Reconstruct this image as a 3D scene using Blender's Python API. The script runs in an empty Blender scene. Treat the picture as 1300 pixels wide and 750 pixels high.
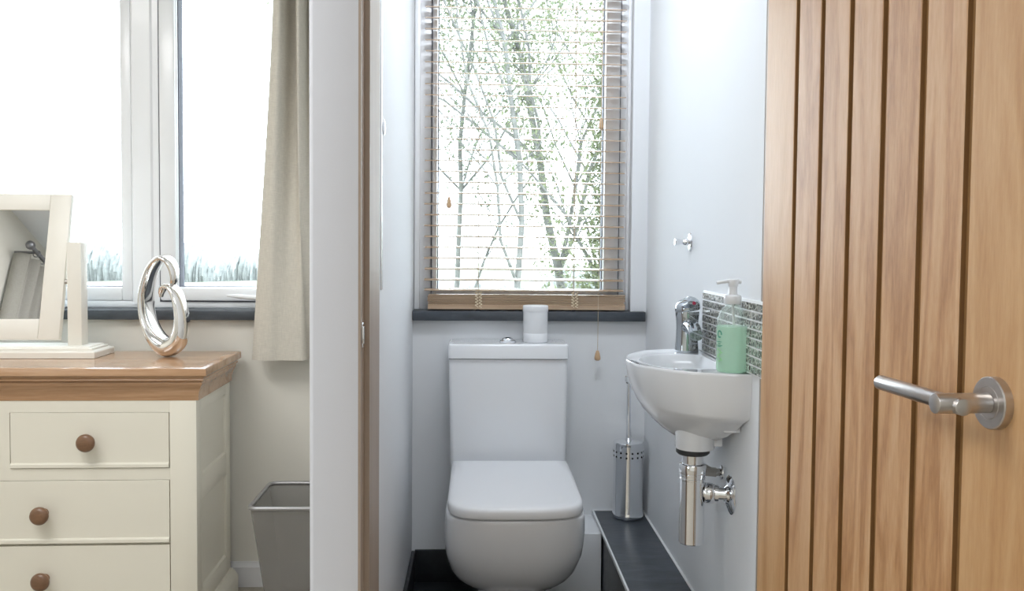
import bpy, bmesh, math, random
from mathutils import Vector, Matrix
C = bpy.context.scene.collection
PI = math.pi
R = math.radians
random.seed(7)

# ------------------------------------------------------------------ helpers
def finish(bm, smooth=35):
    bmesh.ops.recalc_face_normals(bm, faces=bm.faces[:])
    for f in bm.faces:
        f.smooth = True
    for e in bm.edges:
        if len(e.link_faces) == 2:
            e.smooth = e.calc_face_angle(0) < R(smooth)
        else:
            e.smooth = False

def obj(name, bm, m, parent=None, smooth=35, recalc=True, at=None):
    """link bm (world coordinates) as one mesh object under parent"""
    if recalc:
        finish(bm, smooth)
    me = bpy.data.meshes.new(name)
    bm.to_mesh(me)
    bm.free()
    for k in (m if isinstance(m, (list, tuple)) else [m]):
        me.materials.append(k)
    o = bpy.data.objects.new(name, me)
    C.objects.link(o)
    org = Vector((0, 0, 0))
    if at is not None:
        org = Vector(at)
    if parent is not None:
        p = parent
        while p is not None:
            org = org + Vector(p.location) if at is None else org
            p = p.parent
    me.transform(Matrix.Translation(-org))
    if parent is not None:
        o.parent = parent
    else:
        o.location = org
    return o

def tag(o, label=None, cat=None, group=None, kind=None):
    if label: o['label'] = label
    if cat: o['category'] = cat
    if group: o['group'] = group
    if kind: o['kind'] = kind
    return o

def thing(name, label, cat, loc, group=None):
    o = bpy.data.objects.new(name, None)
    o.empty_display_size = 0.05
    C.objects.link(o)
    o.location = loc
    return tag(o, label, cat, group)

def struct(name, bm, m, smooth=35, label=None, cat=None):
    o = obj(name, bm, m, smooth=smooth)
    o['kind'] = 'structure'
    return tag(o, label, cat)

def B():
    return bmesh.new()

def box(bm, x0, x1, y0, y1, z0, z1, bev=0.0, seg=2, M=None, mi=0):
    t = bmesh.new()
    vs = [t.verts.new((x, y, z)) for x in (x0, x1) for y in (y0, y1) for z in (z0, z1)]
    for q in ((0, 1, 3, 2), (4, 6, 7, 5), (0, 4, 5, 1), (2, 3, 7, 6), (0, 2, 6, 4), (1, 5, 7, 3)):
        t.faces.new([vs[i] for i in q])
    if bev > 0:
        bmesh.ops.bevel(t, geom=t.edges[:], offset=bev, segments=seg, affect='EDGES', profile=0.5)
    merge(bm, t, M, mi)

def merge(bm, t, M=None, mi=0):
    mp = {}
    for v in t.verts:
        mp[v] = bm.verts.new(M @ v.co if M else v.co)
    for f in t.faces:
        try:
            nf = bm.faces.new([mp[v] for v in f.verts])
            nf.material_index = mi
        except ValueError:
            pass
    t.free()

def loft(bm, rings, cap0=True, cap1=True, closed=True, mi=0):
    rr = [[bm.verts.new(p) for p in r] for r in rings]
    n = len(rr[0])
    for a, b in zip(rr, rr[1:]):
        for i in range(n if closed else n - 1):
            j = (i + 1) % n
            f = bm.faces.new((a[i], a[j], b[j], b[i]))
            f.material_index = mi
    if cap0:
        bm.faces.new(rr[0][::-1]).material_index = mi
    if cap1:
        bm.faces.new(rr[-1]).material_index = mi
    return rr

def frame_of(d):
    d = Vector(d).normalized()
    a = Vector((0, 0, 1)) if abs(d.z) < 0.9 else Vector((1, 0, 0))
    u = d.cross(a).normalized()
    return u, d.cross(u).normalized()

def cyl(bm, p, q, r1, r2=None, seg=24, bev=0.0, mi=0):
    r2 = r1 if r2 is None else r2
    p, q = Vector(p), Vector(q)
    d = (q - p)
    L = d.length
    d.normalize()
    u, w = frame_of(d)
    st = [(0, r1), (L, r2)] if bev <= 0 else [(0, r1 - bev), (bev * .3, r1 - bev * .3), (bev, r1), (L - bev, r2), (L - bev * .3, r2 - bev * .3), (L, r2 - bev)]
    loft(bm, [[p + d * s + (u * math.cos(2 * PI * i / seg) + w * math.sin(2 * PI * i / seg)) * r for i in range(seg)] for s, r in st], mi=mi)

def lathe(bm, prof, c=(0, 0, 0), axis=(0, 0, 1), seg=32, mi=0):
    """prof = [(radius, height)] along axis"""
    c = Vector(c)
    d = Vector(axis).normalized()
    u, w = frame_of(d)
    loft(bm, [[c + d * h + (u * math.cos(2 * PI * i / seg) + w * math.sin(2 * PI * i / seg)) * max(r, 1e-5) for i in range(seg)] for r, h in prof], mi=mi)

def tube(bm, pts, r, seg=8, closed=False, mi=0):
    pts = [Vector(p) for p in pts]
    n = len(pts)
    rs = r if isinstance(r, (list, tuple)) else [r] * n
    rings = []
    u = None
    for i in range(n):
        if closed:
            d = pts[(i + 1) % n] - pts[i - 1]
        else:
            d = pts[min(i + 1, n - 1)] - pts[max(i - 1, 0)]
        d.normalize()
        if u is None:
            u, w = frame_of(d)
        else:
            u = (u - d * u.dot(d)).normalized()
            w = d.cross(u)
        rings.append([pts[i] + (u * math.cos(2 * PI * k / seg) + w * math.sin(2 * PI * k / seg)) * rs[i] for k in range(seg)])
    if closed:
        rings.append(rings[0])
        loft(bm, rings, False, False, mi=mi)
        bmesh.ops.remove_doubles(bm, verts=bm.verts[:], dist=1e-6)
    else:
        loft(bm, rings, mi=mi)

def catmull(P, n=8, closed=False):
    P = [Vector(p) for p in P]
    out = []
    m = len(P)
    rng = range(m) if closed else range(m - 1)
    for i in rng:
        p0 = P[i - 1] if (closed or i > 0) else P[0] * 2 - P[1]
        p1, p2 = P[i], P[(i + 1) % m]
        p3 = P[(i + 2) % m] if (closed or i + 2 < m) else P[-1] * 2 - P[-2]
        for k in range(n):
            t = k / n
            out.append(0.5 * ((2 * p1) + (p2 - p0) * t + (2 * p0 - 5 * p1 + 4 * p2 - p3) * t * t + (3 * p1 - p0 - 3 * p2 + p3) * t ** 3))
    if not closed:
        out.append(P[-1])
    return out

def prism(bm, poly, axis, a, b, mi=0):
    """extrude 2-D polygon along axis: 'x' poly=(y,z); 'y' poly=(x,z); 'z' poly=(x,y)"""
    f = {'x': lambda p, t: (t, p[0], p[1]), 'y': lambda p, t: (p[0], t, p[1]), 'z': lambda p, t: (p[0], p[1], t)}[axis]
    loft(bm, [[f(p, a) for p in poly], [f(p, b) for p in poly]], mi=mi)

# ------------------------------------------------------------------ materials
def mat(name):
    m = bpy.data.materials.new(name)
    m.use_nodes = True
    nt = m.node_tree
    b = nt.nodes['Principled BSDF']
    return m, nt, b

def N(nt, t, **kw):
    n = nt.nodes.new(t)
    for k, v in kw.items():
        setattr(n, k, v)
    return n

def mapping(nt, scale=(1, 1, 1), rot=(0, 0, 0)):
    tc = N(nt, 'ShaderNodeTexCoord')
    mp = N(nt, 'ShaderNodeMapping')
    mp.inputs['Scale'].default_value = scale
    mp.inputs['Rotation'].default_value = rot
    nt.links.new(tc.outputs['Object'], mp.inputs['Vector'])
    return mp

def noise(nt, vec, scale, detail=4, rough=.5, dist=0):
    n = N(nt, 'ShaderNodeTexNoise')
    n.inputs['Scale'].default_value = scale
    n.inputs['Detail'].default_value = detail
    n.inputs['Roughness'].default_value = rough
    n.inputs['Distortion'].default_value = dist
    if vec is not None:
        nt.links.new(vec.outputs['Vector'], n.inputs['Vector'])
    return n

def ramp(nt, src, stops):
    r = N(nt, 'ShaderNodeValToRGB')
    el = r.color_ramp.elements
    while len(el) < len(stops):
        el.new(0.5)
    for e, (p, c) in zip(el, stops):
        e.position = p
        e.color = (*c, 1)
    nt.links.new(src, r.inputs['Fac'])
    return r

def bump(nt, b, src, strength=.1, dist=.01):
    n = N(nt, 'ShaderNodeBump')
    n.inputs['Strength'].default_value = strength
    n.inputs['Distance'].default_value = dist
    nt.links.new(src, n.inputs['Height'])
    nt.links.new(n.outputs['Normal'], b.inputs['Normal'])

def plain(name, col, rough=.5, metal=0, spec=.5, coat=0, var=.03, vscale=3):
    m, nt, b = mat(name)
    mp = mapping(nt)
    n = noise(nt, mp, vscale, 3)
    lo = [max(0, c * (1 - var)) for c in col]
    hi = [min(1, c * (1 + var)) for c in col]
    r = ramp(nt, n.outputs['Fac'], [(.3, lo), (.7, hi)])
    nt.links.new(r.outputs['Color'], b.inputs['Base Color'])
    b.inputs['Roughness'].default_value = rough
    b.inputs['Metallic'].default_value = metal
    b.inputs['Specular IOR Level'].default_value = spec
    b.inputs['Coat Weight'].default_value = coat
    return m

def paint(name, col, rough=.75):
    m, nt, b = mat(name)
    mp = mapping(nt)
    n = noise(nt, mp, 1.5, 3)
    r = ramp(nt, n.outputs['Fac'], [(.3, [c * .985 for c in col]), (.7, col)])
    nt.links.new(r.outputs['Color'], b.inputs['Base Color'])
    b.inputs['Roughness'].default_value = rough
    b.inputs['Specular IOR Level'].default_value = .25
    n2 = noise(nt, mp, 260, 2)
    bump(nt, b, n2.outputs['Fac'], .06, .002)
    return m

def wood(name, c1, c2, c3, scale, ring=9, rough=.42, coat=.15, plank=None, cr=.28):
    """scale stretches the coordinates so that the grain runs along the small component"""
    m, nt, b = mat(name)
    mp = mapping(nt, scale)
    vec = mp
    if plank:
        # every plank of the panel has grain of its own: shift the coordinates by plank index along local y
        tc = N(nt, 'ShaderNodeTexCoord')
        sp = N(nt, 'ShaderNodeSeparateXYZ')
        nt.links.new(tc.outputs['Object'], sp.inputs[0])
        ad = N(nt, 'ShaderNodeMath', operation='ADD')
        ad.inputs[1].default_value = plank[1]
        nt.links.new(sp.outputs['Y'], ad.inputs[0])
        dv = N(nt, 'ShaderNodeMath', operation='DIVIDE')
        dv.inputs[1].default_value = plank[0]
        nt.links.new(ad.outputs[0], dv.inputs[0])
        fl = N(nt, 'ShaderNodeMath', operation='FLOOR')
        nt.links.new(dv.outputs[0], fl.inputs[0])
        ml = N(nt, 'ShaderNodeMath', operation='MULTIPLY')
        ml.inputs[1].default_value = 7.31
        nt.links.new(fl.outputs[0], ml.inputs[0])
        cb = N(nt, 'ShaderNodeCombineXYZ')
        nt.links.new(ml.outputs[0], cb.inputs['X'])
        nt.links.new(ml.outputs[0], cb.inputs['Z'])
        va = N(nt, 'ShaderNodeVectorMath', operation='ADD')
        nt.links.new(mp.outputs['Vector'], va.inputs[0])
        nt.links.new(cb.outputs[0], va.inputs[1])
        vec = va
    big = noise(nt, vec, 1.0, 3, .5, .6)
    mul = N(nt, 'ShaderNodeMath', operation='MULTIPLY')
    mul.inputs[1].default_value = ring
    nt.links.new(big.outputs['Fac'], mul.inputs[0])
    fr = N(nt, 'ShaderNodeMath', operation='PINGPONG')
    fr.inputs[1].default_value = 1
    nt.links.new(mul.outputs[0], fr.inputs[0])
    mp2 = mapping(nt, [s * 14 for s in scale])
    fine = noise(nt, mp2, 1.6, 6, .65)
    mx = N(nt, 'ShaderNodeMath', operation='MULTIPLY_ADD')
    mx.inputs[1].default_value = .42
    nt.links.new(fr.outputs[0], mx.inputs[0])
    h = N(nt, 'ShaderNodeMath', operation='MULTIPLY')
    h.inputs[1].default_value = .62
    nt.links.new(fine.outputs['Fac'], h.inputs[0])
    nt.links.new(h.outputs[0], mx.inputs[2])
    r = ramp(nt, mx.outputs[0], [(.18, c1), (.5, c2), (.85, c3)])
    nt.links.new(r.outputs['Color'], b.inputs['Base Color'])
    b.inputs['Roughness'].default_value = rough
    b.inputs['Coat Weight'].default_value = coat
    b.inputs['Coat Roughness'].default_value = cr
    bump(nt, b, fine.outputs['Fac'], .08, .003)
    return m

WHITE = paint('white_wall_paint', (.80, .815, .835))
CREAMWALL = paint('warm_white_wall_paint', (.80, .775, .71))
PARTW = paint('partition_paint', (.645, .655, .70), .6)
CEIL = paint('ceiling_paint', (.84, .85, .87))
SKIRT = plain('skirting_gloss', (.80, .80, .82), .35)
UPVC = plain('white_upvc', (.88, .895, .92), .28, coat=.2)
GASKET = plain('rubber_gasket', (.10, .10, .13), .6)
CERAMIC = plain('white_ceramic', (.83, .845, .87), .1, coat=.6, var=.004)
PLASTIC = plain('white_plastic', (.82, .83, .85), .25, var=.005)
CREAM = plain('cream_furniture_paint', (.80, .765, .665), .42, var=.012, vscale=2)
CREAMD = plain('off_white_mirror_paint', (.85, .82, .75), .4, var=.01)
CHROME = plain('chrome', (.86, .87, .89), .05, 1, var=.004)
TAPCHROME = plain('darkened_tap_chrome', (.50, .53, .56), .07, 1, var=.004)  # chrome darkened in colour, standing in for dim room reflections
SILVERC = plain('silver_glazed_ceramic', (.90, .88, .86), .045, 1, var=.004)
STEEL = plain('stainless_steel', (.62, .60, .58), .22, 1, var=.03, vscale=40)
BRUSHED = plain('brushed_steel', (.55, .52, .50), .3, 1, var=.05, vscale=60)
BRASS = plain('dull_chrome_brass', (.45, .42, .38), .25, 1)
RUBBER = plain('black_rubber', (.03, .03, .03), .5)
HOLE = plain('dark_opening', (.012, .012, .012), .8)
REDDOT = plain('red_enamel', (.35, .02, .06), .3)
CORD = plain('jute_cord', (.52, .42, .30), .9)
CORDL = plain('pale_jute_cord', (.74, .62, .44), .9)
CAULK = plain('white_sealant', (.82, .83, .84), .4)
POLE = plain('pewter_pole_metal', (.25, .25, .27), .35, 1)
CARPET = plain('beige_carpet', (.42, .38, .32), .95, var=.15, vscale=300)
LINING = wood('pale_lining_wood', (.33, .26, .205), (.38, .305, .245), (.43, .355, .29), (14, 14, .8), 3, .5, .1)
OAKDOOR = wood('oak_door_wood', (.32, .145, .05), (.49, .27, .125), (.60, .38, .21), (11, 11, 1.5), 9, .36, .35, plank=(.09125, 0))
OAKSTILE = wood('oak_stile_wood', (.39, .19, .07), (.49, .275, .12), (.57, .35, .175), (10, 10, 1.3), 6, .36, .35)
GROOVE = plain('dark_brown_groove', (.24, .125, .045), .5, var=.08, vscale=20)  # groove faces, a darker brown than the planks
OAKTOP = wood('oak_top_wood', (.33, .18, .09), (.47, .275, .15), (.58, .37, .23), (.6, 9, 9), 8, .24, .5, cr=.16)
OAKKNOB = wood('oak_knob_wood', (.14, .07, .035), (.22, .115, .06), (.30, .165, .09), (3, 30, 30), 4, .35, .3)
SLATWOOD = wood('blind_slat_wood', (.36, .235, .145), (.47, .325, .21), (.57, .42, .29), (.8, 30, 30), 5, .2, 1.0, cr=.1)
TASSEL = wood('tassel_wood', (.48, .30, .16), (.6, .40, .24), (.7, .5, .32), (20, 20, 4), 4, .4, .3)

def slate():
    m, nt, b = mat('dark_slate')
    mp = mapping(nt, (3, 9, 9))
    n = noise(nt, mp, 3, 8, .62, .4)
    r = ramp(nt, n.outputs['Fac'], [(.25, (.034, .040, .048)), (.55, (.062, .073, .088)), (.8, (.105, .12, .14))])
    nt.links.new(r.outputs['Color'], b.inputs['Base Color'])
    b.inputs['Roughness'].default_value = .34
    bump(nt, b, n.outputs['Fac'], .25, .004)
    return m
SLATE = slate()

def blackslate():
    m, nt, b = mat('black_floor_tile')
    mp = mapping(nt, (6, 6, 6))
    n = noise(nt, mp, 3, 8, .6)
    r = ramp(nt, n.outputs['Fac'], [(.3, (.010, .012, .014)), (.8, (.030, .034, .038))])
    nt.links.new(r.outputs['Color'], b.inputs['Base Color'])
    b.inputs['Roughness'].default_value = .4
    bump(nt, b, n.outputs['Fac'], .2, .004)
    return m
BLACKT = blackslate()

def fabric(name, c):
    m, nt, b = mat(name)
    mp = mapping(nt, (60, 60, 520))
    n1 = noise(nt, mp, 1, 3)
    mp2 = mapping(nt, (520, 520, 40))
    n2 = noise(nt, mp2, 1, 3)
    mx = N(nt, 'ShaderNodeMath', operation='ADD')
    nt.links.new(n1.outputs['Fac'], mx.inputs[0])
    nt.links.new(n2.outputs['Fac'], mx.inputs[1])
    r = ramp(nt, mx.outputs[0], [(.0, [k * .8 for k in c]), (1., [k * 1.12 for k in c])])
    r.color_ramp.elements[0].position = .35
    hv = N(nt, 'ShaderNodeMath', operation='MULTIPLY')
    hv.inputs[1].default_value = .5
    nt.links.new(mx.outputs[0], hv.inputs[0])
    nt.links.new(hv.outputs[0], r.inputs['Fac'])
    nt.links.new(r.outputs['Color'], b.inputs['Base Color'])
    b.inputs['Roughness'].default_value = .95
    b.inputs['Specular IOR Level'].default_value = .1
    tr = N(nt, 'ShaderNodeBsdfTranslucent')
    nt.links.new(r.outputs['Color'], tr.inputs['Color'])
    ms = N(nt, 'ShaderNodeMixShader')
    ms.inputs[0].default_value = .04
    nt.links.new(b.outputs[0], ms.inputs[1])
    nt.links.new(tr.outputs[0], ms.inputs[2])
    nt.links.new(ms.outputs[0], nt.nodes['Material Output'].inputs['Surface'])
    bump(nt, b, mx.outputs[0], .15, .002)
    return m
LINEN = fabric('linen_curtain', (.76, .715, .63))
LINEN2 = fabric('grey_linen_curtain', (.46, .44, .40))

def glass(name, tint=(1, 1, 1), refl=.6):
    m, nt, b = mat(name)
    t = N(nt, 'ShaderNodeBsdfTransparent')
    t.inputs['Color'].default_value = (*tint, 1)
    g = N(nt, 'ShaderNodeBsdfGlossy')
    g.inputs['Roughness'].default_value = .02
    fr = N(nt, 'ShaderNodeFresnel')
    fr.inputs['IOR'].default_value = 1.45
    ml = N(nt, 'ShaderNodeMath', operation='MULTIPLY')
    ml.inputs[1].default_value = refl
    nt.links.new(fr.outputs[0], ml.inputs[0])
    ms = N(nt, 'ShaderNodeMixShader')
    nt.links.new(ml.outputs[0], ms.inputs[0])
    nt.links.new(t.outputs[0], ms.inputs[1])
    nt.links.new(g.outputs[0], ms.inputs[2])
    nt.links.new(ms.outputs[0], nt.nodes['Material Output'].inputs['Surface'])
    return m
GLASS = glass('window_glass', (.985, .995, .99))
BOTTLE = glass('clear_bottle_plastic', (.985, .995, .99), .45)
_nt = BOTTLE.node_tree      # faintly milky plastic
_d = N(_nt, 'ShaderNodeBsdfTranslucent'); _d.inputs['Color'].default_value = (.95, 1, .97, 1)
_m = N(_nt, 'ShaderNodeMixShader'); _m.inputs[0].default_value = .14
_o = _nt.nodes['Material Output'].inputs['Surface']
_src = _o.links[0].from_socket
_nt.links.new(_src, _m.inputs[1]); _nt.links.new(_d.outputs[0], _m.inputs[2]); _nt.links.new(_m.outputs[0], _o)

def mirror_mat():
    m, nt, b = mat('mirror_silver')
    b.inputs['Base Color'].default_value = (.88, .90, .92, 1)
    b.inputs['Metallic'].default_value = 1
    b.inputs['Roughness'].default_value = .015
    return m
MIRROR = mirror_mat()

def liquid():
    m, nt, b = mat('green_liquid_soap')
    b.inputs['Base Color'].default_value = (.80, 1, .84, 1)
    b.inputs['Roughness'].default_value = .15
    tr = N(nt, 'ShaderNodeBsdfTranslucent')
    tr.inputs['Color'].default_value = (.82, 1, .86, 1)
    tp = N(nt, 'ShaderNodeBsdfTransparent')
    tp.inputs['Color'].default_value = (.86, .985, .89, 1)
    a = N(nt, 'ShaderNodeMixShader')
    a.inputs[0].default_value = .6
    nt.links.new(b.outputs[0], a.inputs[1])
    nt.links.new(tr.outputs[0], a.inputs[2])
    c = N(nt, 'ShaderNodeMixShader')
    c.inputs[0].default_value = .48
    nt.links.new(a.outputs[0], c.inputs[1])
    nt.links.new(tp.outputs[0], c.inputs[2])
    nt.links.new(c.outputs[0], nt.nodes['Material Output'].inputs['Surface'])
    return m
LIQUID = liquid()
LABELG = plain('dark_green_print', (.05, .22, .16), .5)
LABELL = plain('leaf_green_print', (.25, .50, .22), .5)

def wiremesh():
    m, nt, b = mat('grey_wire_mesh')
    mp = mapping(nt, (1, 1, 1))
    w = noise(nt, mp, 30, 3)
    r = ramp(nt, w.outputs['Fac'], [(.3, (.30, .295, .285)), (.7, (.33, .325, .315))])
    nt.links.new(r.outputs['Color'], b.inputs['Base Color'])
    b.inputs['Metallic'].default_value = .6
    b.inputs['Roughness'].default_value = .45
    tp = N(nt, 'ShaderNodeBsdfTransparent')
    ms = N(nt, 'ShaderNodeMixShader')
    ms.inputs[0].default_value = .5
    nt.links.new(b.outputs[0], ms.inputs[1])
    nt.links.new(tp.outputs[0], ms.inputs[2])
    nt.links.new(ms.outputs[0], nt.nodes['Material Output'].inputs['Surface'])
    return m
WIRE = wiremesh()
WIRERIM = plain('grey_bin_rim', (.34, .335, .34), .35, .7)

def mosaic():
    m, nt, b = mat('pewter_mosaic')
    mp = mapping(nt, (1, 1, 1))
    v = N(nt, 'ShaderNodeTexVoronoi', feature='DISTANCE_TO_EDGE')
    v.inputs['Scale'].default_value = 105
    nt.links.new(mp.outputs['Vector'], v.inputs['Vector'])
    r = ramp(nt, v.outputs['Distance'], [(.06, (.60, .60, .56)), (.16, (.05, .05, .046)), (.55, (.17, .17, .155))])
    nt.links.new(r.outputs['Color'], b.inputs['Base Color'])
    b.inputs['Metallic'].default_value = .35
    b.inputs['Roughness'].default_value = .22
    return m
MOSAIC = mosaic()
GROUT = plain('white_grout', (.85, .86, .87), .5)

def leafmat(name, c1, c2):
    m, nt, b = mat(name)
    mp = mapping(nt)
    n = noise(nt, mp, 2.5, 3)
    r = ramp(nt, n.outputs['Fac'], [(.3, c1), (.7, c2)])
    nt.links.new(r.outputs['Color'], b.inputs['Base Color'])
    b.inputs['Roughness'].default_value = .5
    tr = N(nt, 'ShaderNodeBsdfTranslucent')
    nt.links.new(r.outputs['Color'], tr.inputs['Color'])
    ms = N(nt, 'ShaderNodeMixShader')
    ms.inputs[0].default_value = .5
    nt.links.new(b.outputs[0], ms.inputs[1])
    nt.links.new(tr.outputs[0], ms.inputs[2])
    nt.links.new(ms.outputs[0], nt.nodes['Material Output'].inputs['Surface'])
    return m
LEAF = leafmat('pale_leaf', (.13, .15, .105), (.18, .20, .14))
IVY = leafmat('ivy_leaf', (.19, .215, .13), (.26, .28, .17))
BARK = plain('lichen_bark', (.13, .13, .12), .9, var=.25, vscale=14)
HEDGE = plain('hazy_hedge', (.20, .21, .20), .95, var=.15, vscale=4)
GRASS = plain('pale_grass', (.20, .22, .16), .95, var=.2, vscale=1.5)
HILL = plain('hazy_hill', (.19, .20, .205), .95, var=.05, vscale=.2)

# ------------------------------------------------------------------ room shell
YB = 2.94          # inner face of the outside wall
CZ = 2.42          # ceiling
XL = -2.55         # bedroom's left wall
XR = 2.3
YN = -1.9          # wall behind the camera

bm = B(); box(bm, XL - .2, XR + .2, YN - .2, YB + .3, -.12, 0); struct('floor', bm, CARPET)
bm = B(); box(bm, XL - .2, XR + .2, YN - .2, YB + .3, CZ, CZ + .1); struct('ceiling', bm, CEIL)

def wall_hole(bm, a0, a1, z0, z1, h0, h1, hz0, hz1, t0, t1, axis):
    def bb(u0, u1, w0, w1):
        if u1 - u0 < 1e-4 or w1 - w0 < 1e-4: return
        if axis == 'x': box(bm, u0, u1, t0, t1, w0, w1)
        else: box(bm, t0, t1, u0, u1, w0, w1)
    bb(a0, h0, z0, z1); bb(h1, a1, z0, z1); bb(h0, h1, z0, hz0); bb(h0, h1, hz1, z1)

# outside wall, bedroom stretch and washroom stretch
BW0, BW1, BWZ0, BWZ1 = -2.25, -.37, .886, 2.12
bm = B(); wall_hole(bm, XL, -.25, 0, CZ, BW0, BW1, BWZ0, BWZ1, YB, YB + .26, 'x'); struct('wall_back_bedroom', bm, CREAMWALL)
WW0, WW1 = -.2095, .512
bm = B(); wall_hole(bm, -.25, .70, 0, CZ, WW0, WW1, .886, 2.12, YB, YB + .26, 'x'); struct('wall_back_washroom', bm, WHITE)
# washroom side walls
bm = B(); box(bm, .565, .70, 1.745, YB, 0, CZ); struct('wall_right_washroom', bm, WHITE)
bm = B(); box(bm, -.288, -.21, 1.745, YB, 0, CZ); struct('wall_left_washroom', bm, WHITE)
# partition with the doorway, seen from the bedroom; rounded outside corner
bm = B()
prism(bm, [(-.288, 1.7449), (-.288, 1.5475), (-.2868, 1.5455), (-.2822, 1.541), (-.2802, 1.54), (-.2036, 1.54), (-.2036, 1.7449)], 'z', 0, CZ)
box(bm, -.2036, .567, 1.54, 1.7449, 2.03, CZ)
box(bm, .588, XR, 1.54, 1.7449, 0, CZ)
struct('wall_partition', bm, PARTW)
# bedroom side/rear walls; window in the left wall
LW0, LW1 = -1.25, .35
bm = B(); wall_hole(bm, YN, YB, 0, CZ, LW0, LW1, .9, 2.1, XL - .26, XL, 'y'); struct('wall_left_bedroom', bm, CREAMWALL)
bm = B(); box(bm, XL, XR, YN - .2, YN, 0, CZ); struct('wall_front', bm, CREAMWALL)
bm = B(); box(bm, XR, XR + .2, YN, YB, 0, CZ); struct('wall_right_bedroom', bm, CREAMWALL)

# skirtings
def skirt(bm, x0, x1, y1, t=.016, h=.082):
    prism(bm, [(y1, 0), (y1 - t, 0), (y1 - t, h - .016), (y1 - t * .55, h - .006), (y1 - t * .5, h), (y1, h)], 'x', x0, x1)
bm = B(); skirt(bm, XL, -.289, YB); struct('baseboard_back_bedroom', bm, SKIRT)
bm = B(); box(bm, -.2, .19, YB - .012, YB, 0, .119, .002); struct('baseboard_back_washroom', bm, BLACKT)
bm = B(); box(bm, -.21, -.198, 1.76, YB - .0121, 0, .119, .002); struct('baseboard_left_washroom', bm, BLACKT)
bm = B(); box(bm, -.20, .56, 1.75, YB - .013, .0005, .012); struct('floor_washroom', bm, BLACKT)

# door lining (left jamb with rebate and stop, head, right jamb)
bm = B()
prism(bm, [(-.2035, 1.5385), (-.199, 1.5385), (-.199, 1.585), (-.1895, 1.585), (-.1895, 1.7449), (-.2035, 1.7449)], 'z', 0, 2.03)
struct('trim_lining_left', bm, LINING, 20)
bm = B()
prism(bm, [(.5879, 1.537), (.5685, 1.537), (.5685, 1.585), (.5660, 1.585), (.5660, 1.7449), (.5879, 1.7449)], 'z', 0, 2.03)
struct('trim_lining_right', bm, LINING, 20)
bm = B(); box(bm, -.199, .5660, 1.54, 1.7449, 2.01, 2.0299); struct('trim_lining_head', bm, LINING)
# strike plate let into the rebate
t = thing('strike_plate', 'small chrome latch strike plate let into the pale door lining', 'strike plate', (-.199, 1.562, .976))
bm = B(); box(bm, -.1992, -.1972, 1.548, 1.581, .955, .998, .0005); box(bm, -.1972, -.194, 1.5435, 1.5485, .962, .992, .001); obj('plate', bm, CHROME, t)
bm = B(); box(bm, -.1974, -.1969, 1.556, 1.573, .966, .988); obj('latch_hole', bm, HOLE, t)

# ------------------------------------------------------------------ windows
# washroom window
FY = 2.985       # front of frame
w = thing('window_1', 'white uPVC washroom window behind the wooden blind', 'window', (.155, FY, .918)); w['kind'] = 'structure'
def rectframe(bm, x0, x1, z0, z1, l, r, b, t, y0, y1, bev=.004):
    box(bm, x0, x0 + l, y0, y1, z0, z1, bev)
    box(bm, x1 - r, x1, y0, y1, z0, z1, bev)
    box(bm, x0 + l - .002, x1 - r + .002, y0 + .0004, y1, z0, z0 + b, bev)
    box(bm, x0 + l - .002, x1 - r + .002, y0 + .0004, y1, z1 - t, z1, bev)
bm = B(); rectframe(bm, -.2085, .5115, .9185, 2.115, .0555, .037, .03, .04, FY, FY + .07)
box(bm, -.2085, -.19, FY - .008, FY + .02, .9185, 2.115, .003); box(bm, .5, .5115, FY - .008, FY + .02, .9185, 2.115, .003)
obj('window_frame', bm, UPVC, w)
bm = B(); rectframe(bm, -.1495, .4745, .9495, 2.075, .017, .05, .036, .05, FY - .012, FY + .06, .006); s = obj('window_sash', bm, UPVC, w)
bm = B(); rectframe(bm, -.1525, .4775, .9465, 2.078, .003, .003, .003, .003, FY - .004, FY + .05, 0)
rectframe(bm, -.1325, .4245, .9855, 2.025, .0025, .0025, .0025, .0025, FY + .018, FY + .05, 0); obj('gasket', bm, GASKET, w)
bm = B(); box(bm, -.14, .43, FY + .03, FY + .036, .98, 2.03); obj('window_pane', bm, GLASS, w)

# bedroom window
w = thing('window_2', 'white uPVC bedroom window with a wide mullion', 'window', (-1.3, FY, .918)); w['kind'] = 'structure'
bm = B(); rectframe(bm, BW0 + .001, BW1 - .001, .9185, 2.119, .06, .06, .022, .05, FY, FY + .07)
prism(bm, [(-1.135, FY), (-1.128, FY - .006), (-1.072, FY - .006), (-1.066, FY), (-1.047, FY), (-1.047, FY + .07), (-1.135, FY + .07)], 'z', .93, 2.08)
obj('window_frame', bm, UPVC, w)
bm = B(); rectframe(bm, -2.19, -1.1345, .940, 2.07, .036, .036, .046, .036, FY - .003, FY + .05, .007); obj('glazing_bead', bm, UPVC, w)
bm = B(); rectframe(bm, -1.0415, -.43, .942, 2.07, .053, .053, .044, .053, FY - .014, FY + .05, .007)
rectframe(bm, -.997, -.474, .976, 2.03, .012, .012, .012, .012, FY - .004, FY + .05, .005)
obj('window_sash', bm, UPVC, w)
bm = B(); rectframe(bm, -1.0455, -.426, .938, 2.074, .004, .004, .004, .004, FY - .002, FY + .04, 0)
rectframe(bm, -.9865, -.485, .9865, 2.02, .004, .003, .003, .003, FY + .006, FY + .05, 0)
rectframe(bm, -2.156, -1.1685, .9855, 2.036, .003, .003, .003, .003, FY + .012, FY + .05, 0); obj('gasket', bm, GASKET, w)
bm = B(); box(bm, -2.17, -1.15, FY + .03, FY + .036, .975, 2.05); obj('window_pane', bm, GLASS, w)
bm = B(); box(bm, -.992, -.47, FY + .03, FY + .036, .975, 2.03); obj('window_pane', bm, GLASS, w)
bm = B()
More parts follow.
